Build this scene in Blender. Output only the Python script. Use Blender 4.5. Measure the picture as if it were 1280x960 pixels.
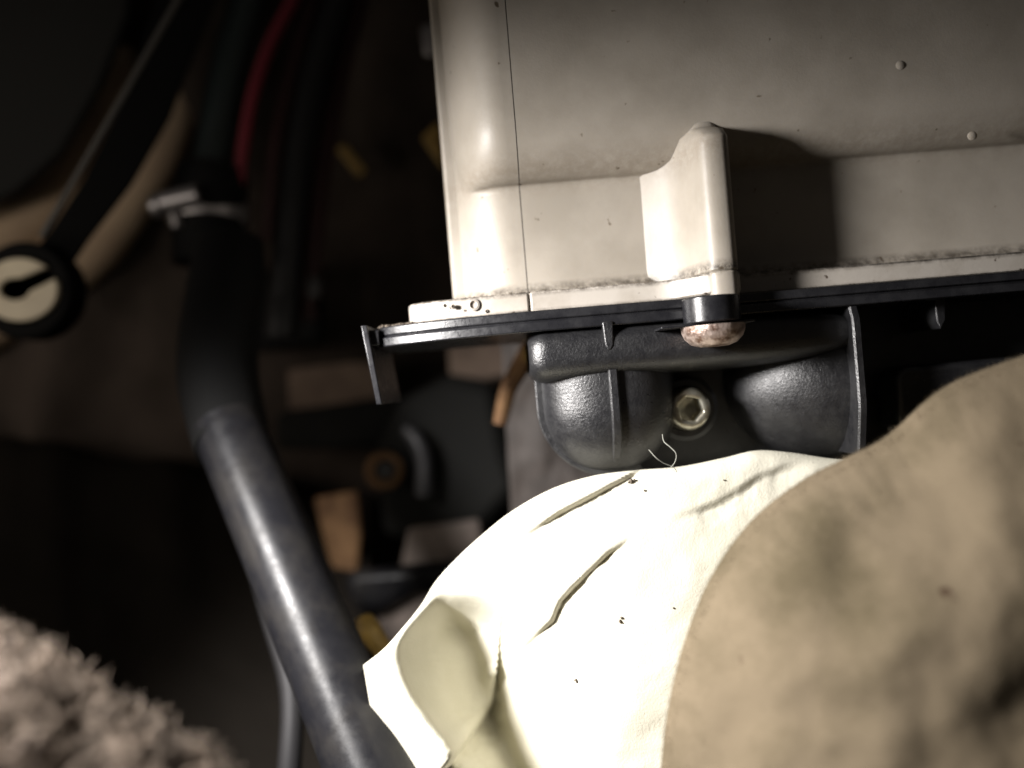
import bpy, math, random
from mathutils import Vector, Matrix, noise as mn
random.seed(7)
R = math.radians
S = 0.001                       # everything below is in millimetres
sc = bpy.context.scene
for o in list(bpy.data.objects): bpy.data.objects.remove(o)

# ---------------------------------------------------------------- camera
ROLL = R(4.7); FPX = 1280*28/36; CAMZ = 160.0
cr = Vector((math.cos(ROLL), 0, -math.sin(ROLL)))
cu = Vector((math.sin(ROLL), 0, math.cos(ROLL)))
def P(px, py, d):
    """point seen at photograph pixel px,py at distance d (mm) along the view axis"""
    s = d/FPX
    return Vector((0, d, CAMZ)) + cr*((px-640)*s) + cu*((480-py)*s)
cam = bpy.data.cameras.new('camera'); co = bpy.data.objects.new('camera', cam)
sc.collection.objects.link(co); sc.camera = co
co.location = (0, 0, CAMZ*S)
co.matrix_world = Matrix.Translation(Vector((0, 0, CAMZ*S))) @ Matrix((
    (cr.x, cu.x, 0), (cr.y, cu.y, -1), (cr.z, cu.z, 0))).to_4x4()
cam.lens = 28; cam.sensor_width = 36; cam.clip_start = 0.004; cam.clip_end = 20
cam.dof.use_dof = True; cam.dof.focus_distance = 0.187; cam.dof.aperture_fstop = 4.3

# ---------------------------------------------------------------- world and lamps
w = bpy.data.worlds.new('World'); sc.world = w; w.use_nodes = True
w.node_tree.nodes['Background'].inputs[0].default_value = (1.0, 0.9, 0.82, 1)
w.node_tree.nodes['Background'].inputs[1].default_value = 0.026
def lamp(name, kind, loc, target, energy, color, **kw):
    l = bpy.data.lights.new(name, kind); l.energy = energy; l.color = color
    for k, v in kw.items(): setattr(l, k, v)
    o = bpy.data.objects.new(name, l); sc.collection.objects.link(o)
    o.location = Vector(loc)*S
    o.rotation_euler = (Vector(target)-Vector(loc)).to_track_quat('-Z', 'Y').to_euler()
    return o
# hand torch held at the left, aimed at the cloth and the pipe cover
TORCH = (-146, 97, CAMZ+50)
lamp('torch_lamp', 'SPOT', TORCH, (-12, 178, CAMZ-55), 7.6, (1.0, 0.965, 0.94),
     spot_size=R(97), spot_blend=1.0, shadow_soft_size=0.021)
# added weak fill from the left to brighten the dim background
lamp('left_fill', 'AREA', (-420, 120, CAMZ+10), (-60, 360, CAMZ-10), 0.20, (1.0, 0.88, 0.76), size=0.12)
# added fill spot that brightens the pale streaks on the bulkhead
lamp('bulkhead_fill', 'SPOT', (-240, 30, CAMZ+45), P(85, 270, 400), 0.75, (1.0, 0.9, 0.8),
     spot_size=R(52), spot_blend=1.0, shadow_soft_size=0.02)
sc.view_settings.view_transform = 'Standard'; sc.view_settings.look = 'None'
sc.view_settings.exposure = 0.0; sc.view_settings.gamma = 1.0
sc.view_settings.use_curve_mapping = False
sc.render.resolution_x = 1024; sc.render.resolution_y = 768
sc.render.engine = 'CYCLES'

# ---------------------------------------------------------------- helpers
def smooth(a, b, x):
    if a == b: return float(x > a)
    t = min(1, max(0, (x-a)/(b-a))); return t*t*(3-2*t)
def lerp(a, b, t): return a+(b-a)*t
def fbm(x, y, z=0, o=3):
    v = 0; a = 1; s = 0
    for i in range(o):
        v += a*mn.noise(Vector((x, y, z))*(2**i)); s += a; a *= .5
    return v/s
class MB:
    def __init__(s): s.v = []; s.f = []
    def add(s, vs, fs):
        n = len(s.v); s.v += [Vector(v) for v in vs]; s.f += [tuple(i+n for i in f) for f in fs]; return s
    def grid(s, fn, nu, nv, cu_=False, flip=False):
        vs = [fn(i/(nu if cu_ else nu-1), j/(nv-1)) for j in range(nv) for i in range(nu)]
        fs = []
        for j in range(nv-1):
            for i in range(nu if cu_ else nu-1):
                a = j*nu+i; b = j*nu+(i+1) % nu; c = b+nu; d = a+nu
                fs.append((a, d, c, b) if flip else (a, b, c, d))
        return s.add(vs, fs)
    def tube(s, pts, rad, n=16, caps=True, sub=1):
        pts = [Vector(p) for p in pts]
        if not isinstance(rad, (list, tuple)): rad = [rad]*len(pts)
        if sub > 1:                                     # catmull-rom
            q = []; r2 = []
            for i in range(len(pts)-1):
                p0 = pts[max(i-1, 0)]; p1 = pts[i]; p2 = pts[i+1]; p3 = pts[min(i+2, len(pts)-1)]
                for k in range(sub):
                    t = k/sub
                    q.append(.5*((2*p1)+(p2-p0)*t+(2*p0-5*p1+4*p2-p3)*t*t+(3*p1-p0-3*p2+p3)*t**3))
                    r2.append(lerp(rad[i], rad[i+1], t))
            q.append(pts[-1]); r2.append(rad[-1]); pts, rad = q, r2
        vs = []; up = None
        for i, p in enumerate(pts):
            t = (pts[min(i+1, len(pts)-1)]-pts[max(i-1, 0)]).normalized()
            if up is None: up = t.orthogonal().normalized()
            up = (up-t*up.dot(t)).normalized(); b = t.cross(up)
            for k in range(n):
                a = 2*math.pi*k/n
                vs.append(p+(up*math.cos(a)+b*math.sin(a))*rad[i])
        fs = [(i*n+k, i*n+(k+1) % n, (i+1)*n+(k+1) % n, (i+1)*n+k) for i in range(len(pts)-1) for k in range(n)]
        if caps: fs += [tuple(range(n-1, -1, -1)), tuple(range((len(pts)-1)*n, len(pts)*n))]
        return s.add(vs, fs)
    def lathe(s, prof, origin, axis, n=40, rfun=None):
        axis = Vector(axis).normalized(); u = axis.orthogonal().normalized(); v = axis.cross(u)
        vs = []
        for (r, h) in prof:
            for k in range(n):
                a = 2*math.pi*k/n; rr = rfun(r, h, a) if rfun else r
                vs.append(Vector(origin)+axis*h+(u*math.cos(a)+v*math.sin(a))*rr)
        fs = [(i*n+k, i*n+(k+1) % n, (i+1)*n+(k+1) % n, (i+1)*n+k) for i in range(len(prof)-1) for k in range(n)]
        fs += [tuple(range(n-1, -1, -1)), tuple(range((len(prof)-1)*n, len(prof)*n))]
        return s.add(vs, fs)
    def prism(s, poly, fn0, fn1):
        n = len(poly); vs = [fn0(p) for p in poly]+[fn1(p) for p in poly]
        fs = [tuple(range(n-1, -1, -1)), tuple(range(n, 2*n))]+[(i, (i+1) % n, (i+1) % n+n, i+n) for i in range(n)]
        return s.add(vs, fs)
    def planz(s, poly, z0, z1): return s.prism(poly, lambda p: (p[0], p[1], CAMZ+z0), lambda p: (p[0], p[1], CAMZ+z1))
    def fronty(s, poly, y0, y1): return s.prism(poly, lambda p: (p[0], y0, CAMZ+p[1]), lambda p: (p[0], y1, CAMZ+p[1]))
    def box(s, x0, x1, y0, y1, z0, z1): return s.planz([(x0, y0), (x1, y0), (x1, y1), (x0, y1)], z0, z1)
    def build(s, name, mat, parent=None, bevel=0, seg=2, smooth_=True, thick=0, sharp=35):
        me = bpy.data.meshes.new(name); me.from_pydata([v*S for v in s.v], [], s.f); me.update()
        o = bpy.data.objects.new(name, me); sc.collection.objects.link(o)
        if not isinstance(mat, (list, tuple)): mat = [mat]
        for m in mat: me.materials.append(m)
        import bmesh
        bm = bmesh.new(); bm.from_mesh(me)
        if thick == 0: bmesh.ops.recalc_face_normals(bm, faces=bm.faces)
        if smooth_:
            for f in bm.faces: f.smooth = True
            for e in bm.edges:
                if len(e.link_faces) == 2 and e.calc_face_angle(0) > R(sharp): e.smooth = False
        bm.to_mesh(me); bm.free()
        if thick:
            m = o.modifiers.new('thickness', 'SOLIDIFY'); m.thickness = thick*S; m.offset = 0
        if bevel:
            m = o.modifiers.new('bevel', 'BEVEL'); m.width = bevel*S; m.segments = seg
            m.limit_method = 'ANGLE'; m.angle_limit = R(40); m.harden_normals = False
        if parent:
            o.parent = parent; o.matrix_parent_inverse = Matrix.Translation(-parent.location)
        return o
def tag(o, label=None, cat=None, group=None, kind=None):
    for k, v in (('label', label), ('category', cat), ('group', group), ('kind', kind)):
        if v: o[k] = v
    return o
def thing(name, label, cat, base, group=None):
    o = bpy.data.objects.new(name, None); sc.collection.objects.link(o)
    o.location = Vector(base)*S; o.empty_display_size = .01
    return tag(o, label, cat, group)

def mat(name, col, rough=.5, metal=0, col2=None, nscale=60, namt=1.0, bump=0, bscale=900, spec=.5,
        specks=None, transl=0, rvar=0, dust=None, lo=.42, hi=.62, sss=0, bdist=.0004):
    m = bpy.data.materials.new(name); m.use_nodes = True
    nt = m.node_tree; N = nt.nodes; L = nt.links; b = N['Principled BSDF']
    b.inputs['Roughness'].default_value = rough; b.inputs['Metallic'].default_value = metal
    b.inputs['Specular IOR Level'].default_value = spec
    tc = N.new('ShaderNodeTexCoord')
    def nz(scale, detail=5, r=.6):
        n = N.new('ShaderNodeTexNoise'); n.inputs['Scale'].default_value = scale
        n.inputs['Detail'].default_value = detail; n.inputs['Roughness'].default_value = r
        L.new(tc.outputs['Object'], n.inputs['Vector']); return n.outputs['Fac']
    def ramp(src, a, c):
        n = N.new('ShaderNodeMapRange'); n.inputs['From Min'].default_value = a; n.inputs['From Max'].default_value = c
        n.clamp = True; L.new(src, n.inputs['Value']); return n.outputs['Result']
    def mix(fac, A, B):
        n = N.new('ShaderNodeMix'); n.data_type = 'RGBA'
        if isinstance(fac, float): n.inputs[0].default_value = fac
        else: L.new(fac, n.inputs[0])
        for sock, v in ((n.inputs[6], A), (n.inputs[7], B)):
            if isinstance(v, tuple): sock.default_value = v
            else: L.new(v, sock)
        return n.outputs[2]
    c = (*col, 1)
    if col2:
        f = ramp(nz(nscale), lo, hi); c = mix(f, (*col, 1), (*col2, 1))
    if specks:                                  # (colour, scale, threshold)
        f = ramp(nz(specks[1], 2), specks[2], specks[2]+.05); c = mix(f, c, (*specks[0], 1))
    if dust:                                    # (colour, z_centre, half_width) dirt caught along a ledge
        sx = N.new('ShaderNodeSeparateXYZ'); L.new(tc.outputs['Object'], sx.inputs[0])
        for (dc, zc, hw, amt) in dust:
            a = N.new('ShaderNodeMath'); a.operation = 'SUBTRACT'; L.new(sx.outputs['Z'], a.inputs[0]); a.inputs[1].default_value = (CAMZ+zc)*S
            ab = N.new('ShaderNodeMath'); ab.operation = 'ABSOLUTE'; L.new(a.outputs[0], ab.inputs[0])
            r = N.new('ShaderNodeMapRange'); r.inputs['From Min'].default_value = hw*S; r.inputs['From Max'].default_value = 0
            r.inputs['To Max'].default_value = 1.0; L.new(ab.outputs[0], r.inputs['Value'])
            k = ramp(nz(420, 6, .75), .36, .58)
            mu = N.new('ShaderNodeMath'); mu.operation = 'MULTIPLY'; L.new(r.outputs[0], mu.inputs[0]); L.new(k, mu.inputs[1])
            m2 = N.new('ShaderNodeMath'); m2.operation = 'MULTIPLY'; L.new(mu.outputs[0], m2.inputs[0]); m2.inputs[1].default_value = amt
            c = mix(m2.outputs[0], c, (*dc, 1))
    if isinstance(c, tuple): b.inputs['Base Color'].default_value = c
    else: L.new(c, b.inputs['Base Color'])
    if rvar:
        r = N.new('ShaderNodeMapRange'); L.new(nz(nscale*2.3, 6, .7), r.inputs['Value'])
        r.inputs['From Min'].default_value = .3; r.inputs['From Max'].default_value = .7
        r.inputs['To Min'].default_value = max(0, rough-rvar); r.inputs['To Max'].default_value = min(1, rough+rvar)
        L.new(r.outputs[0], b.inputs['Roughness'])
    if bump:
        bn = N.new('ShaderNodeBump'); bn.inputs['Strength'].default_value = bump; bn.inputs['Distance'].default_value = bdist
        L.new(nz(bscale, 4, .65), bn.inputs['Height']); L.new(bn.outputs[0], b.inputs['Normal'])
    if sss:
        b.inputs['Subsurface Weight'].default_value = sss; b.inputs['Subsurface Radius'].default_value = (1, .85, .6)
        b.inputs['Subsurface Scale'].default_value = .0015
    if transl:
        t = N.new('ShaderNodeBsdfTranslucent'); ms = N.new('ShaderNodeMixShader'); ms.inputs[0].default_value = transl
        if isinstance(c, tuple): t.inputs[0].default_value = c
        else: L.new(c, t.inputs[0])
        L.new(b.outputs[0], ms.inputs[1]); L.new(t.outputs[0], ms.inputs[2]); L.new(ms.outputs[0], N['Material Output'].inputs[0])
    return m
DIRT = (.035, .026, .018)
M = dict(
    case=mat('aged_white_plastic', (.38, .342, .29), .48, col2=(.315, .282, .235), nscale=35, bump=.10, bscale=1500, rvar=.06,
             specks=((.12, .09, .06), 300, .715), dust=[(DIRT, 23.2, 2.2, .85), ((.16, .12, .08), 52, 6, .35)], sss=.25),
    flange=mat('aged_white_flange', (.42, .385, .34), .42, col2=(.35, .315, .27), nscale=90, bump=.1, bscale=1200,
               specks=((.07, .05, .035), 420, .69), dust=[(DIRT, 22.0, 1.2, .9), (DIRT, 17.1, 1.0, .8)]),
    dirt=mat('dry_dirt', (.07, .055, .04), .95, col2=(.16, .13, .10), nscale=900),
    black=mat('black_grained_plastic', (.012, .012, .0135), .37, col2=(.02, .02, .021), nscale=240, bump=.55, bscale=1700, rvar=.12, spec=.8, bdist=.0003),
    plate=mat('black_smooth_plastic', (.012, .012, .014), .30, col2=(.02, .02, .022), nscale=200, bump=.12, bscale=1500, rvar=.10, spec=.55),
    bolt=mat('corroded_zinc', (.62, .50, .44), .42, .7, col2=(.17, .10, .07), nscale=330, bump=.8, bscale=900, rvar=.15),
    screw=mat('plated_screw_steel', (.62, .60, .50), .30, .9, col2=(.45, .42, .33), nscale=500, bump=.15, bscale=1500),
    cloth=mat('white_cotton', (.725, .70, .59), .9, spec=.1, col2=(.67, .645, .53), nscale=45, bump=.35, bscale=1800, transl=0),
    felt=mat('beige_felt', (.168, .134, .09), .98, spec=.05, col2=(.095, .077, .048), nscale=38, bump=.25, bscale=1400, specks=((.05, .03, .02), 190, .735), lo=.44, hi=.66),
    fuzz=mat('beige_fibre', (.36, .30, .215), .95, spec=.1, col2=(.28, .23, .16), nscale=38, transl=.5),
    wool=mat('greyish_wool', (.13, .102, .08), .95, spec=.05, col2=(.05, .04, .036), nscale=110, bump=.8, bscale=700),
    strand=mat('wool_strand', (.20, .158, .125), .85, spec=.15, col2=(.10, .08, .064), nscale=160),
    shaft=mat('black_painted_steel', (.010, .010, .012), .38, spec=.25, bump=.10, bscale=260, rvar=.12, nscale=90, col2=(.018, .017, .017)),
    rubber=mat('black_rubber', (.006, .006, .006), .75, bump=.2, bscale=500, spec=.2),
    pedal=mat('black_painted_lever', (.004, .004, .004), .8, spec=.1),
    bush=mat('ivory_nylon', (.62, .55, .40), .45, col2=(.54, .47, .34), nscale=80),
    wall=mat('brown_insulation_felt', (.066, .052, .043), .95, spec=.1, col2=(.04, .032, .026), nscale=18, bump=.6, bscale=120, bdist=.002),
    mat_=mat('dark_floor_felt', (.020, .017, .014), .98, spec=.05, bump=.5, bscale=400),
    trim=mat('dark_matte', (.012, .012, .011), .8, spec=.2, bump=.3, bscale=300),
    green=mat('dark_green_rubber', (.022, .032, .032), .55),
    red=mat('red_cable_sheath', (.20, .022, .035), .5),
    darkred=mat('dark_red_cable_sheath', (.035, .010, .010), .55),
    blackc=mat('black_cable_sheath', (.009, .009, .010), .5),
    zinc=mat('bright_zinc', (.45, .43, .43), .45, .9, bump=.2, bscale=400),
    grey=mat('grey_galvanised_sheet', (.055, .044, .038), .7, .1, col2=(.035, .028, .024), nscale=60),
    rust=mat('rusty_brown_steel', (.27, .15, .068), .75, .1, col2=(.14, .07, .03), nscale=90, bump=.4, bscale=400),
    yellow=mat('yellow_tape', (.42, .27, .07), .6, col2=(.28, .18, .05), nscale=150),
    brownfelt=mat('brown_felt', (.24, .18, .14), .95, spec=.1, col2=(.17, .125, .10), nscale=40),
    patch=mat('grey_brown_metal', (.25, .205, .18), .6, .1, col2=(.17, .14, .12), nscale=70),
    cablegrey=mat('grey_cable_sheath', (.10, .095, .088), .55),
    dgrey=mat('dark_grey_metal', (.035, .034, .036), .5, .2),
    thread=mat('pale_thread', (.3, .3, .26), .8),
)

# ================================================================ SETTING
# carpeted floor sheet
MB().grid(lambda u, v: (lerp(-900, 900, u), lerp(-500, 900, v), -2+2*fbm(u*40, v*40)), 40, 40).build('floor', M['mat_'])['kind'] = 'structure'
# bulkhead insulation at the back with two ridges shaped along its lit streaks
S1 = [(170, 40), (140, 100), (95, 195), (15, 282), (-90, 360)]
S2 = [(228, 40), (218, 130), (168, 225), (108, 305), (60, 400), (30, 520)]
def pdist(p, line):
    best = 1e9; side = 0
    for a, b in zip(line, line[1:]):
        ax, ay = a; bx, by = b; dx, dy = bx-ax, by-ay
        t = max(0, min(1, ((p[0]-ax)*dx+(p[1]-ay)*dy)/(dx*dx+dy*dy)))
        qx, qy = ax+t*dx-p[0], ay+t*dy-p[1]; d = math.hypot(qx, qy)
        if d < best: best = d; side = 1 if dx*(p[1]-ay)-dy*(p[0]-ax) > 0 else -1
    return best*side
def wall_fn(u, v):
    x = lerp(-700, 1900, u); y = lerp(-900, 1500, v)
    d = 430+9*fbm(x/170, y/170)
    for ln, amp in ((S1, 8), (S2, 26)):
        s = pdist((x, y), ln)
        d -= amp*math.exp(-(s/(28 if s > 0 else 75))**2)
    return P(x, y, d)
MB().grid(wall_fn, 180, 150).build('bulkhead', M['wall'])['kind'] = 'structure'
ft = mat('tan_lit_streak', (.42, .32, .22), .95, spec=.1, col2=(.34, .25, .17), nscale=30, bump=.4, bscale=200)  # pale tan put in for light streaking across the bulkhead
for pts, rr, lb in (([(150, 60, 400), (128, 140, 398), (92, 205, 396), (38, 266, 394), (-40, 318, 392)], [7, 11, 14, 15, 15], 'tan padding roll in place of light on the wall, running down to the lever eye at the upper left'),
                ([(226, 70, 410), (220, 140, 404), (196, 196, 398), (152, 258, 396), (112, 306, 398), (60, 345, 402), (0, 385, 410), (-80, 430, 425)], [5, 8, 11, 13, 15, 16, 17, 17], 'tan padding roll in place of light on the wall, curving down between the black lever and the hose clamp')):
    tag(MB().tube([P(*p) for p in pts], rr, 24, sub=6).build('streak_roll', ft), lb, 'streak', 'tan padding rolls in place of light on the bulkhead')
# added dark panel where the upper left of the bulkhead is unlit
def panel_edge(t): return lerp(-300, 700, t)
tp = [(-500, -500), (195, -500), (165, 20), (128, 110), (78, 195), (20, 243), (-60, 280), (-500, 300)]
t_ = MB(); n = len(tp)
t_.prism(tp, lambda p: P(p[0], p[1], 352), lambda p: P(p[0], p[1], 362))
tag(t_.build('unlit_panel', M['trim'], bevel=4), 'added dark panel standing for shade in the upper left corner above the brown insulation', 'shade panel')

# ================================================================ HEATER BOX (white casing)
hb = thing('heater_box', 'aged white plastic heater casing with rounded corner and dirty bottom flange', 'heater box', (40, 215, CAMZ+18))
YF = 202.0
prof = []
for y in (290, 260, 240, 225, 217): prof.append((-11, y, -1.0, 1.0))
for k in range(1, 15):
    a = k/14*math.pi/2; prof.append((3-14*math.cos(a), 217-15*math.sin(a), -math.cos(a), 1-k/14))
prof_l = prof+[(x, YF, 0, 0) for x in (3.6, 4.4, 5.2, 5.84)]
prof_r = [(x, YF, 0, 0) for x in [6.06, 6.8, 8]+[8+i*4 for i in range(1, 38)]]+[(158, 206, 1, 0), (158.5, 230, 1, 0), (158.5, 290, 1, 0)]
BZ = 50.0
def bulge(z, t):
    z0 = BZ+(16*((t-.35)/.65)**2 if t > .35 else 0)
    h = 15
    if z <= z0: return 0
    if z >= z0+h: return 9.5
    return 9.5*math.sqrt(max(0, 1-((z0+h-z)/h)**2))
zs = [19, 21.9, 22.3, 22.7, 23.1, 23.6, 24.3, 26, 29]+[29+i*2.4 for i in range(1, 9)]+[49.6]+[2+q for q in ( 48.02, 48.12, 48.35, 48.7, 49.2, 49.8, 50.5, 51.3, 52.2, 53.2, 54.3, 55.5, 56.7, 58, 59.5, 61, 63, 66, 70, 78, 90, 105, 125, 150, 175)]
def shell(pr):
    vs = []
    for z in zs:
        for (x, y, nx, t) in pr:
            ny = -math.sqrt(max(0, 1-nx*nx))
            b = bulge(z, t)
            wav = .25*fbm(x/22, z/22)
            fl = 1.6*(1-smooth(21.8, 24.8, z))
            o = b*(-ny)+fl+wav*(-ny)
            vs.append((x+nx*(o*.28 if b else o*.5), y+ny*o, CAMZ+z))
    n = len(pr); m = MB()
    return m.add(vs, [(j*n+i, j*n+i+1, (j+1)*n+i+1, (j+1)*n+i) for j in range(len(zs)-1) for i in range(n-1)])
shell(prof_l).build('shell', M['case'], hb, sharp=50)
shell(prof_r).build('shell', M['case'], hb, sharp=50)
# dirt filled parting line between the two mouldings
sv = []
for z in zs:
    o = bulge(z, 0)+1.6*(1-smooth(21.8, 24.8, z))
    sv += [(5.4, YF-o+.55, CAMZ+z), (6.5, YF-o+.55, CAMZ+z)]
MB().add(sv, [(2*i, 2*i+1, 2*i+3, 2*i+2) for i in range(len(zs)-1)]).build('seam', M['dirt'], hb, thick=.25)
# thin back lip seen along the left silhouette
MB().planz([(-13.9, 214.5), (-13.3, 213.6), (-9, 213.2), (-9, 222), (-13.9, 222)], 22.2, 173).build('back_lip', M['case'], hb, bevel=.4)
MB().planz([(-12, 292), (-12, 215), (-8, 205), (3, 194), (158, 194), (158, 292)], 174, 178).build('lid', M['case'], hb, bevel=1.5)
# upright rib with its fillet
def ribprof(z):
    k = smooth(54.5, 59, z); f = lerp(184.6, 193.4, k)
    if z < 15: f = 186
    return [(34.5, 203.2), (37.5, lerp(201.4, 202, k)), (40.8, lerp(199.6, 200.5, k)), (43.6, lerp(197.2, 198, k)), (45.8, lerp(193.5, 195.5, k)), (47.6, f+2.6), (48.2, f+1.3), (49.1, f+.45), (50.4, f), (52.8, f), (54.1, f+.45), (54.9, f+1.5), (55.1, 203.2)]
m = MB(); rz = [22.2, 24, 30, 36, 38, 43, 48, 50, 52, 54, 56, 58, 60, 62]; n = 13; vs = []
for z in rz: vs += [(x, y, CAMZ+z) for x, y in ribprof(z)]
m.add(vs, [(j*n+i, j*n+i+1, (j+1)*n+i+1, (j+1)*n+i) for j in range(len(rz)-1) for i in range(n-1)]+[tuple(range(n)), tuple(range((len(rz)-1)*n, len(rz)*n))])
m.planz([(48.0, 194.4), (48.1, 186.2), (49.0, 185.1), (50.3, 184.65), (52.8, 184.65), (54.0, 185.1), (54.8, 186.3), (54.9, 194.4)], 14.6, 22.3)
m.build('rib', M['case'], hb, bevel=.5, sharp=50)
# bottom flange, split at the parting line
fl_l = [(-10, 240), (-24.8, 240), (-24.8, 204), (-23.8, 200.5), (-20, 198.2), (-10, 196), (0, 194.9), (5.75, 194.6), (5.75, 240)]
MB().planz(fl_l, 17.1, 22.1).build('flange', M['flange'], hb, bevel=.5)
MB().planz([(6.1, 194.6), (36.0, 194.6), (40, 193.6), (42.8, 191.2), (45.2, 188.4), (47.4, 186.4), (49.5, 185.5), (53.5, 185.4), (55.2, 186.4), (55.7, 188.5), (55.8, 194.6), (160, 194.6), (160, 240), (6.1, 240)], 17.1, 22.1).build('flange', M['flange'], hb, bevel=.5)
# moulded studs on the flange face
for (px, py, r) in ((592, 381, 1.5), (566, 383, .6), (556, 382, .5), (608, 389, .45)):
    c = P(px, py, 195.2); MB().lathe([(r, 0), (r, .7), (r*.65, .9), (r*.5, .3), (0.05, .3)], c+Vector((0, .6, 0)), (0, -1, 0), 18).build('nub', M['flange'], hb)
# small moulding pip on the upper face
for (px, py) in ((1125, 82), (1215, 170)):
    MB().lathe([(1.1, 0), (1.1, .35), (.7, .6), (.05, .65)], P(px, py, 192.6)+Vector((0, .1, 0)), (0, -1, 0), 16).build('nub', M['case'], hb)

# ================================================================ PIPE COVER (black)
pc = thing('pipe_cover', 'black plastic pipe cover with two rounded bulges bolted under the white casing', 'pipe cover', (40, 200, CAMZ-24))
def plate_poly(o):
    return [(-33.4-o, 240), (-33.4-o, 206), (-32.3-o, 202.6-o), (-28, 199.4-o), (-20, 196-o), (-11, 193.2-o), (-2, 191.4-o), (8, 190.6-o), (160, 190.6-o), (160, 240)]
m = MB(); m.planz(plate_poly(0), 14.75, 17.05); m.planz(plate_poly(.35), 12.0, 14.4); m.planz(plate_poly(-.5), 14.2, 14.9)
m.build('plate', M['plate'], pc, bevel=.35)
# hanging end tab
m = MB(); m.fronty([(-36.4, 17.6), (-34.9, 17.6), (-32.7, -2.4), (-34.1, -2.4)], 198.5, 233)
m.box(-35.8, -32.4, 200.4, 203.4, 12.6, 16.4)
m.build('end_tab', M['plate'], pc, bevel=.25)
# cross trough under the plate
def trough(u, v):
    x = lerp(4.6, 84, u**1.5); t = min(1, (x-4.6)/4.5); t2 = min(1, (84.5-x)/26); k = min(math.sqrt(max(0.0001, 1-(1-t)**2)), math.sqrt(max(.0001, 1-(1-t2)**2)))
    a = v*2*math.pi; ca, sa = math.cos(a), math.sin(a)
    ex = lambda c, p: math.copysign(abs(c)**p, c)
    y = 210+20*ex(ca, .6)*(.8+.2*k); z = 6.4+7.0*ex(sa, .62)*(.55+.45*k)
    return (x, y, CAMZ+z)
MB().grid(trough, 60, 48).build('crossbar', M['black'], pc)
MB().fronty([(22.6, 13), (25.2, 13), (24.9, 7.2), (24.2, 6.2), (23.4, 6.2), (22.9, 7.4)], 189.8, 200).build('short_rib', M['black'], pc, bevel=.3)
def dome(cx, cy, rx, ry, ztop, zc, zb, p=.86, lean=.1):
    def fn(u, v):
        a = u*2*math.pi; ca, sa = math.cos(a), math.sin(a)
        if v < .35: z = lerp(ztop, zc, v/.35); k = 1
        else:
            b = (v-.35)/.65*math.pi/2; k = max(.001, math.cos(b))**.85; z = zc-(zc-zb)*math.sin(b)
        ex = lambda c: math.copysign(abs(c)**p, c)
        if z > zc: k = math.sqrt(1-lean*((z-zc)/(ztop-zc))**2)
        return (min(cx+rx*ex(ca)*k, 83.6), cy+ry*ex(sa)*k, CAMZ+z)
    return fn
MB().grid(dome(24.6, 210.2, 17.6, 17, 6, -7, -24.8, .84, 0), 72, 40, cu_=True).build('pipe_bulge', M['black'], pc)
MB().grid(dome(86, 217, 29.5, 23.5, 13.5, -5, -27, 1.0, .62), 80, 44, cu_=True).build('pipe_bulge', M['black'], pc)
# parting rim around the left bulge
pl = []
for k in range(25):
    a = math.pi*1.0+k/24*math.pi*.62; pl.append((24.8+19*math.cos(a), -7+18.8*math.sin(a)))
pl = [(6.4, 11), (5.8, 4)]+pl+[(24.8, -7), (24.8, 5)]
MB().fronty(pl, 204.5, 207).build('rim', M['black'], pc, bevel=.3)
# fins
def fin(x0, x1, zt, zb, yf, skew=0):
    m = MB(); vs = []; zz = [lerp(zt, zb, i/20) for i in range(21)]
    for z in zz:
        f = yf(z); d = skew*(z-zt)
        vs += [(x0+d, 208, CAMZ+z), (x0+d, f+.5, CAMZ+z), (x0+d+.4, f, CAMZ+z), (x1+d-.4, f, CAMZ+z), (x1+d, f+.5, CAMZ+z), (x1+d, 208, CAMZ+z)]
    fs = [(j*6+i, j*6+i+1, (j+1)*6+i+1, (j+1)*6+i) for j in range(20) for i in range(5)]+[tuple(range(6)), tuple(range(120, 126))]
    return m.add(vs, fs)
fin(23.4, 25.7, 1.5, -22.6, lambda z: 210.2-18*math.sqrt(max(0, 1-max(0, (-7-z)/17.8)**2))-.3).build('fin', M['black'], pc)
fin(82.0, 84.2, 13, -24, lambda z: 189.6+1.6*smooth(8,13,z)+max(0, (-12-z))*.25).build('fin', M['black'], pc)
MB().box(24, 160, 215, 218, -32, 12.5).build('back_plate', M['black'], pc)
MB().fronty([(105.6, 13), (108.4, 13), (108.0, 7), (106.6, 4.8), (105.8, 7)], 196.5, 216).build('short_rib', M['black'], pc, bevel=.3)
MB().fronty([(96, -6), (98, -3.6), (112, -3.6), (130, -3.6), (130, -20), (96, -20)], 200, 211).build('raised_pad', M['black'], pc, bevel=1.6, seg=3)
# boss, washer and the corroded bolt
bc = Vector((47.3, 184, CAMZ))
MB().lathe([(6.5, 10.3), (6.5, 16.2)], bc, (0, 0, 1), 40).build('boss', M['plate'], pc, bevel=.3)
MB().box(35.0, 56.5, 181.5, 196, 9.7, 10.25).build('washer', M['plate'], pc, bevel=.15)
b_ = MB().lathe([(.05, 4.7), (3.2, 4.85), (5.2, 5.5), (6.6, 6.9), (7.2, 8.4), (7.3, 9.65), (.05, 9.66)], bc, (0, 0, 1), 48).build('bolt', M['bolt'], pc)
b_['label'] = 'corroded pinkish bolt head under the plate edge'
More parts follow.
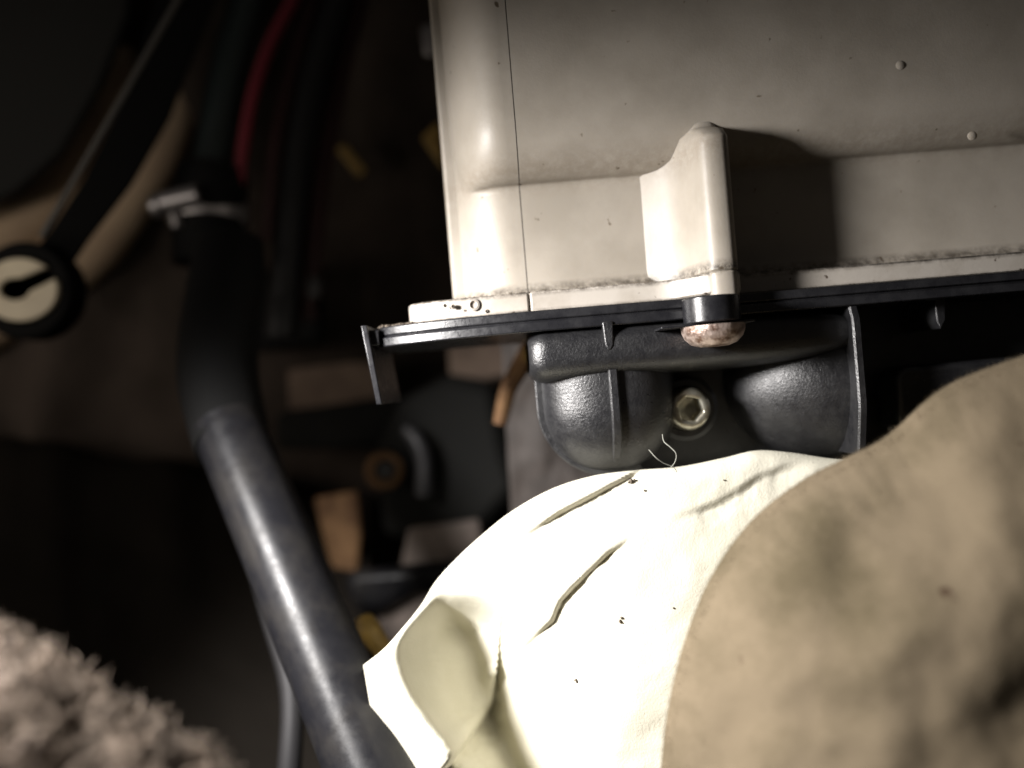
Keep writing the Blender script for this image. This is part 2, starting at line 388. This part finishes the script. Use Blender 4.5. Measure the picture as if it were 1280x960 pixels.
# socket screw between the bulges
sp = P(862, 511, 201.5)
hexr = lambda r, h, a: r*(math.cos(math.pi/6)/math.cos((a % (math.pi/3))-math.pi/6)) if (r < 3.6 and h > -5.2) else r
MB().lathe([(8.6, -14), (8.6, -5.5), (7.4, -4.6), (5.9, -4.6), (5.9, -12)], sp, (0, -1, 0), 40).build('boss', M['black'], pc)
s_ = MB().lathe([(5.5, -12), (5.6, -1.2), (5.3, .1), (4.8, .9), (4.2, 1.25), (3.5, 1.2), (3.3, .9), (3.2, -5), (1.6, -5.6), (.05, -5.8)], sp, (0, -1, 0), 48, hexr).build('socket_screw', M['screw'], pc, sharp=60)
s_['label'] = 'round plated screw with a hexagonal socket between the bulges'
# grit lying along the plate's edge and the ledges
g = MB()
def crumb(c, r):
    vs = [Vector(c)+Vector(d)*r*random.uniform(.6, 1.2) for d in ((1, 0, 0), (-1, 0, 0), (0, 1, 0), (0, -1, 0), (0, 0, 1), (0, 0, -1))]
    g.add(vs, [(0, 2, 4), (2, 1, 4), (1, 3, 4), (3, 0, 4), (2, 0, 5), (1, 2, 5), (3, 1, 5), (0, 3, 5)])
for i in range(260):
    x = -24-random.random()**1.6*9+random.random()*1.5; y = 198.4+(-20-x)*.35+random.random()*4
    crumb((x, y, CAMZ+17.2), random.uniform(.15, .6))
for i in range(420):
    x = random.uniform(-23, 45); y = 194.8-.1+random.random()*.6+max(0, (5-x))**1.35*.055
    crumb((x, y, CAMZ+17.2), random.uniform(.08, .28)*(1.3 if x < -10 else 1))
for i in range(500):
    x = random.uniform(-21, 48); crumb((x, 196.4+max(0, (3-x))**1.35*.06+random.random()*2.6, CAMZ+22.2), random.uniform(.1, .4))
tag(g.build('grit', M['dirt'], pc, smooth_=False), 'dry brown grit caught along the flange edge', kind='stuff')

# ================================================================ CLOTH
top = [(455, 832), (480, 812), (500, 790), (527, 757), (545, 728), (570, 700), (600, 672), (640, 640), (690, 612), (740, 596), (790, 589), (850, 584), (905, 573), (945, 564), (985, 566), (1040, 574), (1120, 580)]
def cinterp(tab, x):
    for i in range(len(tab)-1):
        if x <= tab[i+1][0] or i == len(tab)-2:
            (x0, y0), (x1, y1) = tab[i], tab[i+1]; h = x1-x0; t = max(0, min(1, (x-x0)/h))
            def sl(j):
                a = tab[max(j-1, 0)]; b = tab[min(j+1, len(tab)-1)]; return (b[1]-a[1])/(b[0]-a[0])
            return (2*t**3-3*t*t+1)*y0+(t**3-2*t*t+t)*h*sl(i)+(-2*t**3+3*t*t)*y1+(t**3-t*t)*h*sl(i+1)
def interp(tab, x):
    for (a, b), (c, d) in zip(tab, tab[1:]):
        if x <= c: return lerp(b, d, max(0, (x-a)/(c-a)))
    return tab[-1][1]
C1 = [(740, 536), (760, 520), (776, 506), (795, 496), (812, 492), (832, 494), (874, 512), (919, 546), (945, 561), (980, 580), (1200, 680)]
C2 = [(720, 545), (750, 552), (780, 566), (817, 588), (870, 606), (900, 616), (960, 640), (1200, 740)]
CRA = [(640, 676), (668, 661), (700, 640), (735, 622), (765, 606), (800, 588), (830, 574)]
CRB = [(640, 822), (668, 796), (690, 775), (700, 752), (715, 735), (735, 715), (762, 690), (790, 672)]
CRC = [(545, 975), (580, 930), (604, 898), (616, 876), (619, 850)]
CRD = [(830, 650), (860, 642), (900, 628), (950, 596), (1010, 574)]
def cloth_depth(x, y):
    lf = 1-smooth(470, 800, x)
    d = 194-13*(y-590)/370*(1-.6*lf)+12*lf+2.2*fbm(x/190, y/190, 3, 2)+.3*fbm(x/40+y/90, y/40, 8, 2)
    c1, c2 = cinterp(C1, y), cinterp(C2, y)
    if y > 730:
        k = smooth(735, 790, y)
        A2 = 1.35+.9*smooth(770, 930, y); A1 = 1.25+.45*smooth(770, 930, y)
        def fold(x):
            if x < c1: return lerp(-9*A1, 4, smooth(0, 60, c1-x))
            if x < c2: return lerp(-9*A1, 13*A2, (x-c1)/max(1, c2-c1))
            return 13*A2*(1-smooth(0, 120, x-c2))
        d += k*sum(fold(x+q) for q in (-8, -6, -4, -2, 0, 2, 4, 6, 8))/9
    for ln, amp, wd in ((CRA, 2.7, 3.6), (CRB, 3.0, 3.4), (CRC, 11, 4.5), (CRD, 1.5, 7)):
        s = pdist((x, y), ln)
        if abs(s) > 80: continue
        xs = [p[0] for p in ln]; ff = smooth(min(xs)-8, min(xs)+70, x)*(1-smooth(max(xs)-45, max(xs)+8, x))
        if ln is CRC: ff = 1-smooth(618, 650, x)
        d += amp*ff*(.75+.5*fbm(x/25, y/25, 6))*(smooth(-wd, wd, s)*math.exp(-max(0, s)/26)-.25*math.exp(-((s+wd*2.2)/(wd*2.6))**2))
    return d
def cloth_fn(u, v):
    # v 0..1 from the crest down, with a few rows that fall away behind the crest
    x0 = lerp(455, 1120, u**.95); y0 = cinterp(top, x0)
    k = (v-.06)/.94
    xb = lerp(520, 1180, u); yb = 1210
    if k >= 0:
        # left selvedge runs down to the right
        x = lerp(x0, xb, k**1.0); y = lerp(y0, yb, k)
        d = cloth_depth(x, y)
        roll = math.exp(-k/.012)*3.0
        return P(x, y, d+roll)
    t = -k/.064
    d = cloth_depth(x0, y0)+3+t*46
    p = P(x0, y0, d); p.z -= 26*t*t+2*t; return p
cl = MB().grid(cloth_fn, 380, 380).build('cloth', M['cloth'], thick=.5)
tag(cl, 'brightly lit creased white cloth tucked under the black pipe cover', 'cloth')
# specks of debris on the cloth
g = MB()
for (px, py, r) in ((775, 777, .55), (777, 772, .4), (720, 850, .55), (721, 853, .35), (789, 601, .7), (793, 600, .5), (786, 603, .4), (806, 613, .35), (842, 760, .35), (905, 600, .3)):
    crumb(P(px, py, cloth_depth(px, py)-.4), r)
tag(g.build('crumb', M['dirt'], cl, smooth_=False), 'tiny dark crumbs scattered on the white cloth', kind='stuff')
# loose thread hanging off the left bulge
th = MB()
th.tube([P(x, y, d) for x, y, d in ((811, 562, 181), (820, 572, 180), (830, 579, 180.5), (842, 584, 181), (846, 590, 182))], .085, 6, sub=5)
th.tube([P(x, y, d) for x, y, d in ((828, 543, 184), (830, 552, 182), (838, 559, 181), (845, 567, 180.5), (844, 577, 180.5), (838, 585, 181))], .10, 6, sub=5)
tag(th.build('thread', M['thread']), 'thin pale loose thread curling below the left bulge above the cloth', 'thread')

# ================================================================ BEIGE FELT, near right
sil = [(815, 1260), (818, 1080), (826, 960), (836, 880), (856, 800), (888, 722), (938, 652), (1000, 602), (1055, 573), (1108, 545), (1180, 484), (1280, 444), (1420, 400), (1600, 372), (1800, 360)]
L_ = [0]
for a, b in zip(sil, sil[1:]): L_.append(L_[-1]+math.hypot(b[0]-a[0], b[1]-a[1]))
def sil_at(t):
    s = t*L_[-1]
    for i in range(len(sil)-1):
        if s <= L_[i+1]:
            k = (s-L_[i])/(L_[i+1]-L_[i]); p0 = sil[max(i-1, 0)]; p1 = sil[i]; p2 = sil[i+1]; p3 = sil[min(i+2, len(sil)-1)]
            f = lambda a, b, c, d: .5*((2*b)+(c-a)*k+(2*a-5*b+4*c-d)*k*k+(3*b-a-3*c+d)*k**3)
            return (f(p0[0], p1[0], p2[0], p3[0]), f(p0[1], p1[1], p2[1], p3[1]))
    return sil[-1]
def felt_fn(u, v):
    px, py = sil_at(u); cx, cy = 1560, 1230
    s = (v-.16)/.84
    if s >= 0:
        x = lerp(px, cx, s); y = lerp(py, cy, s)
        d = 160-27*math.sin(min(1, s*2.2)*math.pi/2)**.8-7*smooth(.3, 1, s)
        d += (3.0*fbm(x/170, y/170, 9, 2)+.5*fbm(x/60, y/60, 4, 2))*smooth(0, .12, s)
    else:
        t = -s/.19; x = lerp(px, cx, .25*t*t); y = lerp(py, cy, .25*t*t); d = 160+22*t
    d += .35*fbm(px/9, py/9, s*20)*(1 if s < .1 else .15)
    return P(x, y, d)
fo = MB().grid(felt_fn, 220, 130)
felt = fo.build('felt_pad', M['felt'])
tag(felt, 'mottled beige felt carpet hump in the near right corner beside the cloth', 'felt carpet')
h = MB()
for i in range(15000):
    u = random.uniform(.08, .82); v = .16+.84*(random.random()**2.2)*.85-.02 if i % 9 == 0 else random.uniform(.10, .175)
    p = felt_fn(u, v); q = felt_fn(min(1, u+.004), v); r = felt_fn(u, min(1, v+.008))
    nn = (q-p).cross(r-p).normalized()
    if nn.y > 0: nn = -nn
    dr = (nn+Vector((random.uniform(-.9, .9), random.uniform(-.6, .6), random.uniform(-.9, .9)))).normalized()
    l = random.uniform(.35, 1.15); sd = dr.cross(Vector((0, 1, .2))).normalized()*random.uniform(.02, .045)
    h.add([p-sd, p+sd, p+dr*l+Vector((random.uniform(-.15, .15),)*3)], [(0, 1, 2)])
tag(h.build('pile', M['fuzz'], felt, smooth_=False), 'short beige felt fibres', kind='stuff')

# ================================================================ WOOL, near left
ws = [(-420, 690), (-150, 740), (0, 782), (70, 822), (135, 868), (190, 902), (240, 932), (300, 975), (400, 1040), (560, 1200)]
def wool_fn(u, v):
    i = u*(len(ws)-1); k = min(int(i), len(ws)-2); t = i-k
    px, py = lerp(ws[k][0], ws[k+1][0], t), lerp(ws[k][1], ws[k+1][1], t)
    s = (v-.15)/.85; cx, cy = -260, 1500
    if s >= 0:
        x, y = lerp(px, cx, s), lerp(py, cy, s); d = 124-30*math.sin(min(1, s*1.1)*math.pi/2)
        d += (5*fbm(x/70, y/70, 2)+2.2*fbm(x/28, y/28, 5))*smooth(0, .1, s)
    else:
        t = -s/.176; x, y = px-20*t*t, py+30*t*t; d = 124+26*t
    return P(x, y, d)
wool = MB().grid(wool_fn, 120, 90).build('wool_mat', M['wool'])
tag(wool, 'blurred shaggy pinkish grey wool mat in the near left bottom corner', 'wool mat')
h = MB()
for i in range(8500):
    u = random.uniform(.1, .95); v = .13+.6*random.random()**1.5
    p = wool_fn(u, v); q = wool_fn(min(1, u+.005), v); r = wool_fn(u, min(1, v+.01))
    nn = (q-p).cross(r-p).normalized()
    if nn.y > 0: nn = -nn
    a = random.uniform(0, 6.28); tg = ((q-p).normalized()*math.cos(a)+(r-p).normalized()*math.sin(a))
    l = random.uniform(4, 11)*(.35 if v < .27 else 1); pts = []; lift = (.25+1.2*random.random()**3)*(.5 if v < .27 else 1); w1 = Vector((random.uniform(-1, 1), random.uniform(-.6, .6), random.uniform(-1, 1)))*.9; ph = random.uniform(0, 6)
    for k in range(6):
        t = k/5; pts.append(p+tg*l*t+nn*(lift*math.sin(t*2.9)-.1)+w1*math.sin(t*5+ph))
    h.tube(pts, [.09, .09, .085, .08, .07, .03], 3, caps=False)
tag(h.build('pile', M['strand'], wool), 'loose wool strands', kind='stuff')

# ================================================================ STEERING SHAFT and its neighbours
sh = thing('steering_shaft', 'glossy black steel shaft slanting down in front of the cloth edge', 'shaft', P(480, 1080, 190))
MB().tube([P(284, 530, 254), P(330, 640, 240), P(380, 760, 226), P(456, 945, 206), P(541, 1160, 184)], 10.9, 40, sub=6).build('tube', M['shaft'], sh)
MB().tube([P(290, 300, 300), P(285, 340, 296), P(274, 420, 284), P(274, 480, 270), P(292, 556, 251)], [11.5, 13.5, 13.8, 13.2, 11.6], 28, sub=4).build('sleeve', M['rubber'], sh)
ar = MB(); ar.tube([P(318, 690, 268), P(340, 770, 262), P(364, 860, 254), P(362, 960, 246), P(352, 1080, 240)], 3.6, 14, sub=5)
tag(ar.build('thin_rod', M['dgrey']), 'thin dark grey rod running close along the left of the slanting black shaft', 'rod')

# accelerator lever with its split bushing
lv = thing('pedal_lever', 'black pedal lever with a white split bushing in its round end at the left edge', 'pedal lever', P(35, 365, 300))
c0 = P(40, 365, 300)
def lever_fn(poly, d0, d1): return MB().prism(poly, lambda p: P(p[0], p[1], d0+(364-p[1])*.12), lambda p: P(p[0], p[1], d1+(364-p[1])*.12))
lever_fn([(40, 318), (60, 292), (105, 225), (142, 150), (176, 60), (215, -60), (300, -260), (372, -260), (292, -60), (238, 80), (212, 150), (165, 232), (112, 300), (92, 330)], 296, 304).build('arm', M['pedal'], lv, bevel=1.5)
vs = MB().lathe([(12.6, 6), (17.3, 6), (18.2, 4.5), (18.2, -5), (12.6, -5), (12.6, 6)], c0, (0, -1, 0), 48)
vs.build('eye_ring', M['pedal'], lv)
def bush_poly():
    out = []; a0 = R(33)
    for k in range(49):
        a = a0+R(12)+k/48*(2*math.pi-R(24)); out.append((14.0*math.cos(a), 11.6*math.sin(a)))
    inn = []
    for k in range(33):
        a = a0-R(44)+2*math.pi-k/32*(2*math.pi-R(88)); inn.append((-1.8+5.6*math.cos(a), .2+4.0*math.sin(a)))
    return out+inn
bp = bush_poly()
mb = MB(); n = len(bp); no = 49
V0 = [c0+cr*x+cu*y+Vector((0, -8, 0)) for x, y in bp]; V1 = [c0+cr*x+cu*y+Vector((0, 4, 0)) for x, y in bp]
# ring of quads between outer and inner curve
fs = []
for side, off in ((0, 0), (1, n)):
    for k in range(48):
        j0 = no+32-round(k/48*32); j1 = no+32-round((k+1)/48*32)
        q = [k+off, k+1+off, j1+off] + ([j0+off] if j0 != j1 else [])
        fs.append(tuple(q if side else q[::-1]))
fs += [(i, (i+1) % n, (i+1) % n+n, i+n) for i in range(n)]
mb.add(V0+V1, fs); mb.build('bushing', M['bush'], lv, bevel=.7, sharp=30)
MB().tube([P(52, 296, 280), P(118, 182, 283), P(222, 0, 288), P(325, -180, 292)], 1.1, 10, sub=3).build('cable', M['cablegrey'], lv)

# hoses and cables at the top
hoses = (('hose', 'green', 'thick dark green hose rising to the left of the red cable', 'hose', [(262, 235, 345), (272, 160, 346), (288, 80, 350), (312, 0, 356), (350, -120, 365)], 8.0),
         ('cable', 'red', 'dull red cable curving down from the top beside the green hose', 'cable', [(298, 232, 338), (303, 190, 338), (316, 120, 340), (338, 55, 344), (366, 0, 348), (420, -110, 356)], 2.6),
         ('cable', 'darkred', 'thin dark red cable just right of the bright red one', 'cable', [(333, 300, 345), (342, 190, 345), (360, 100, 350), (384, 20, 354), (430, -110, 360)], 2.6),
         ('cable', 'blackc', 'thick black cable between the thin dark red cable and the white casing', 'cable', [(352, 420, 352), (366, 250, 352), (385, 130, 355), (415, 20, 360), (460, -120, 366)], 7.0),
         ('cable', 'darkred', 'thickest maroon black cable nearest the white casing', 'cable', [(385, 400, 362), (398, 250, 362), (420, 120, 366), (448, 10, 372), (490, -120, 378)], 4.0))
for nm, mk, lb, ct, pts, r in hoses:
    tag(MB().tube([P(*p) for p in pts], r, 16, sub=6).build(nm, M[mk]), lb, ct, 'hoses and cables behind the casing')
tag(MB().tube([P(*p) for p in ((262, 330, 335), (262, 290, 336), (264, 240, 340), (266, 222, 342))], 15, 28, sub=4).build('hose', M['rubber']), 'short black hose stub gripped by the shiny hose clamp', 'hose', 'hoses and cables behind the casing')
hc = thing('hose_clamp', 'shiny zinc hose clamp with a worm screw around the black hose', 'hose clamp', P(262, 262, 338))
hcc = P(262, 264, 338); ax = (cu*1.0+cr*.10+Vector((0, -.35, 0))).normalized()
MB().lathe([(15.3, -4.5), (16.6, -4.8), (16.6, 4.8), (15.3, 4.5), (15.3, -4.5)], hcc, ax, 44).build('band', M['zinc'], hc)
hp = P(222, 250, 321)
MB().tube([hp-cr*9-cu*2, hp+cr*9+cu*2], [4.6, 4.6], 16).build('worm_housing', M['zinc'], hc, bevel=.6)
MB().lathe([(3.4, 0), (4.6, .6), (4.6, 3.4), (3.6, 4.4), (.05, 4.6)], P(203, 257, 320), -cr, 14).build('worm_screw', M['zinc'], hc, bevel=.3)
MB().tube([P(218, 268, 322), P(222, 284, 322)], 2.2, 12).build('band_end', M['zinc'], hc)

# ---- dim hardware in the middle distance
def slab(name, pts, d0, d1, m, label, cat, bev=1.2, far=1):
    o = MB().prism(pts, lambda p: P(p[0], p[1], d0+60*far), lambda p: P(p[0], p[1], d1+60*far)).build(name, M[m], bevel=bev)
    return tag(o, label, cat)
slab('felt_sheet', [(360, 462), (440, 452), (480, 452), (480, 505), (362, 512)], 338, 346, 'brownfelt', 'small brown felt sheet behind the hanging black tab', 'felt sheet')
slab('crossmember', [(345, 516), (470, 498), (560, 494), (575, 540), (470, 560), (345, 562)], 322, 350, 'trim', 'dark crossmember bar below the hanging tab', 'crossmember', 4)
slab('mounting_block', [(296, 345), (330, 338), (400, 332), (408, 430), (320, 442), (298, 420)], 330, 370, 'rubber', 'black rounded mounting block right of the black sleeve', 'block', 5)
for i, (x, y, l) in enumerate(((305, 380, 13), (393, 360, 9))):  # grey pieces placed where the block only shows glints
    tag(MB().lathe([(.05, -5), (3.0, -4), (3.4, 0), (3.0, 4), (.05, 5)], P(x, y, 326), cu, 14).build('nub', M['dgrey']), ('dull grey stud standing for a glint on the left of the black mounting block', 'dull grey stud standing for a glint on the right of the black mounting block')[i], 'nub', 'glint pieces on the black block')
# grey sheet wall behind the left bulge with a yellow brown edge
gs = thing('sheet_bracket', 'brownish grey sheet metal bracket behind the left rounded bulge', 'bracket', P(650, 640, 275))
def gsf(u, v):
    x = lerp(lerp(626, 640, v), 790, u); y = lerp(408, 660, v)
    return P(x, y, 300-6*u+3*fbm(u*3, v*3))
MB().grid(gsf, 40, 50).build('sheet', M['grey'], gs, thick=2)
MB().tube([P(668, 430, 270), P(655, 452, 270), P(636, 485, 271), P(625, 530, 272)], [4.0, 3.6, 3.0, 2.4], 14, sub=5).build('edge_bead', M['rust'], gs)
MB().lathe([(.05, -3), (2.4, -2.4), (3.2, 0), (2.4, 2.4), (.05, 3)], P(664, 443, 266), cu, 12).build('yellow_highlight', M['yellow'], gs)  # yellow bead painted in for the highlight on the curved edge
slab('upper_sheet', [(560, 424), (655, 412), (664, 440), (640, 470), (600, 476), (562, 470)], 318, 324, 'brownfelt', 'brown sheet piece under the black plate left of the bulge', 'sheet', 2)
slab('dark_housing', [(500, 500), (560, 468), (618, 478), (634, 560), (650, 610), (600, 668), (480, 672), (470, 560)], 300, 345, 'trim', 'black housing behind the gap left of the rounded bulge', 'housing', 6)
tag(MB().tube([P(508, 536, 350), P(522, 552, 348), P(530, 578, 348), P(530, 618, 349)], [3.0, 3.6, 3.6, 4.3], 12, sub=5).build('hook', M['dgrey']), 'curved grey hook in front of the black housing', 'hook')
nb = thing('nut', 'round brassy nut glowing beside the curved grey hook', 'nut', P(478, 590, 296))
MB().lathe([(8.2, -4), (8.6, 2), (7.6, 4.5), (5.0, 4.5), (4.6, 1), (.05, 1)], P(480, 588, 352), (.25, -1, .1), 24).build('collar', M['rust'], nb)
MB().lathe([(4.4, 0), (4.4, 7), (3.8, 8), (.05, 8)], P(480, 588, 352), (.25, -1, .1), 6).build('bolt_end', M['dgrey'], nb)
slab('rusty_strut', [(392, 622), (448, 612), (452, 668), (446, 745), (430, 752), (412, 700)], 300, 306, 'rust', 'upright rusty brown strut right of the black shaft', 'strut', 2)
slab('lower_pad', [(510, 660), (600, 648), (606, 712), (500, 716)], 296, 300, 'patch', 'grey brown metal patch left of the cloth fold', 'metal patch', 3)
slab('dark_bar', [(430, 714), (560, 700), (640, 700), (640, 738), (520, 742), (470, 772), (440, 762)], 270, 286, 'shaft', 'dark horizontal bar passing behind the cloth', 'bar', 5)
slab('grey_tongue', [(470, 770), (500, 742), (560, 736), (570, 800), (500, 850), (480, 830)], 280, 284, 'patch', 'grey metal tongue beneath the dark horizontal bar', 'metal tongue', 3)
tag(MB().tube([P(455, 772, 258), P(462, 788, 256), P(478, 812, 256), P(492, 840, 258)], [2.6, 4.0, 3.2, 2.0], 14, sub=5).build('copper_pipe', M['yellow']), 'short tan curved pipe end beside the shaft and the cloth corner', 'pipe')
slab('tape_strip', [(420, 186), (432, 180), (458, 214), (448, 222)], 352, 356, 'yellow', 'small dull yellow tape strip among the dark cables', 'tape', 1)
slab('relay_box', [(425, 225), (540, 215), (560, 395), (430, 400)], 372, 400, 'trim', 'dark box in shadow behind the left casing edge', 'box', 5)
slab('loom_clip', [(525, 32), (545, 30), (548, 70), (530, 72)], 300, 306, 'zinc', 'pale metal clip peeking out beside the top of the casing', 'clip', 2)
slab('amber_tab', [(526, 172), (550, 150), (556, 215), (545, 200)], 300, 304, 'yellow', 'amber tab peeking out at the casing left edge', 'tab', 1.5)
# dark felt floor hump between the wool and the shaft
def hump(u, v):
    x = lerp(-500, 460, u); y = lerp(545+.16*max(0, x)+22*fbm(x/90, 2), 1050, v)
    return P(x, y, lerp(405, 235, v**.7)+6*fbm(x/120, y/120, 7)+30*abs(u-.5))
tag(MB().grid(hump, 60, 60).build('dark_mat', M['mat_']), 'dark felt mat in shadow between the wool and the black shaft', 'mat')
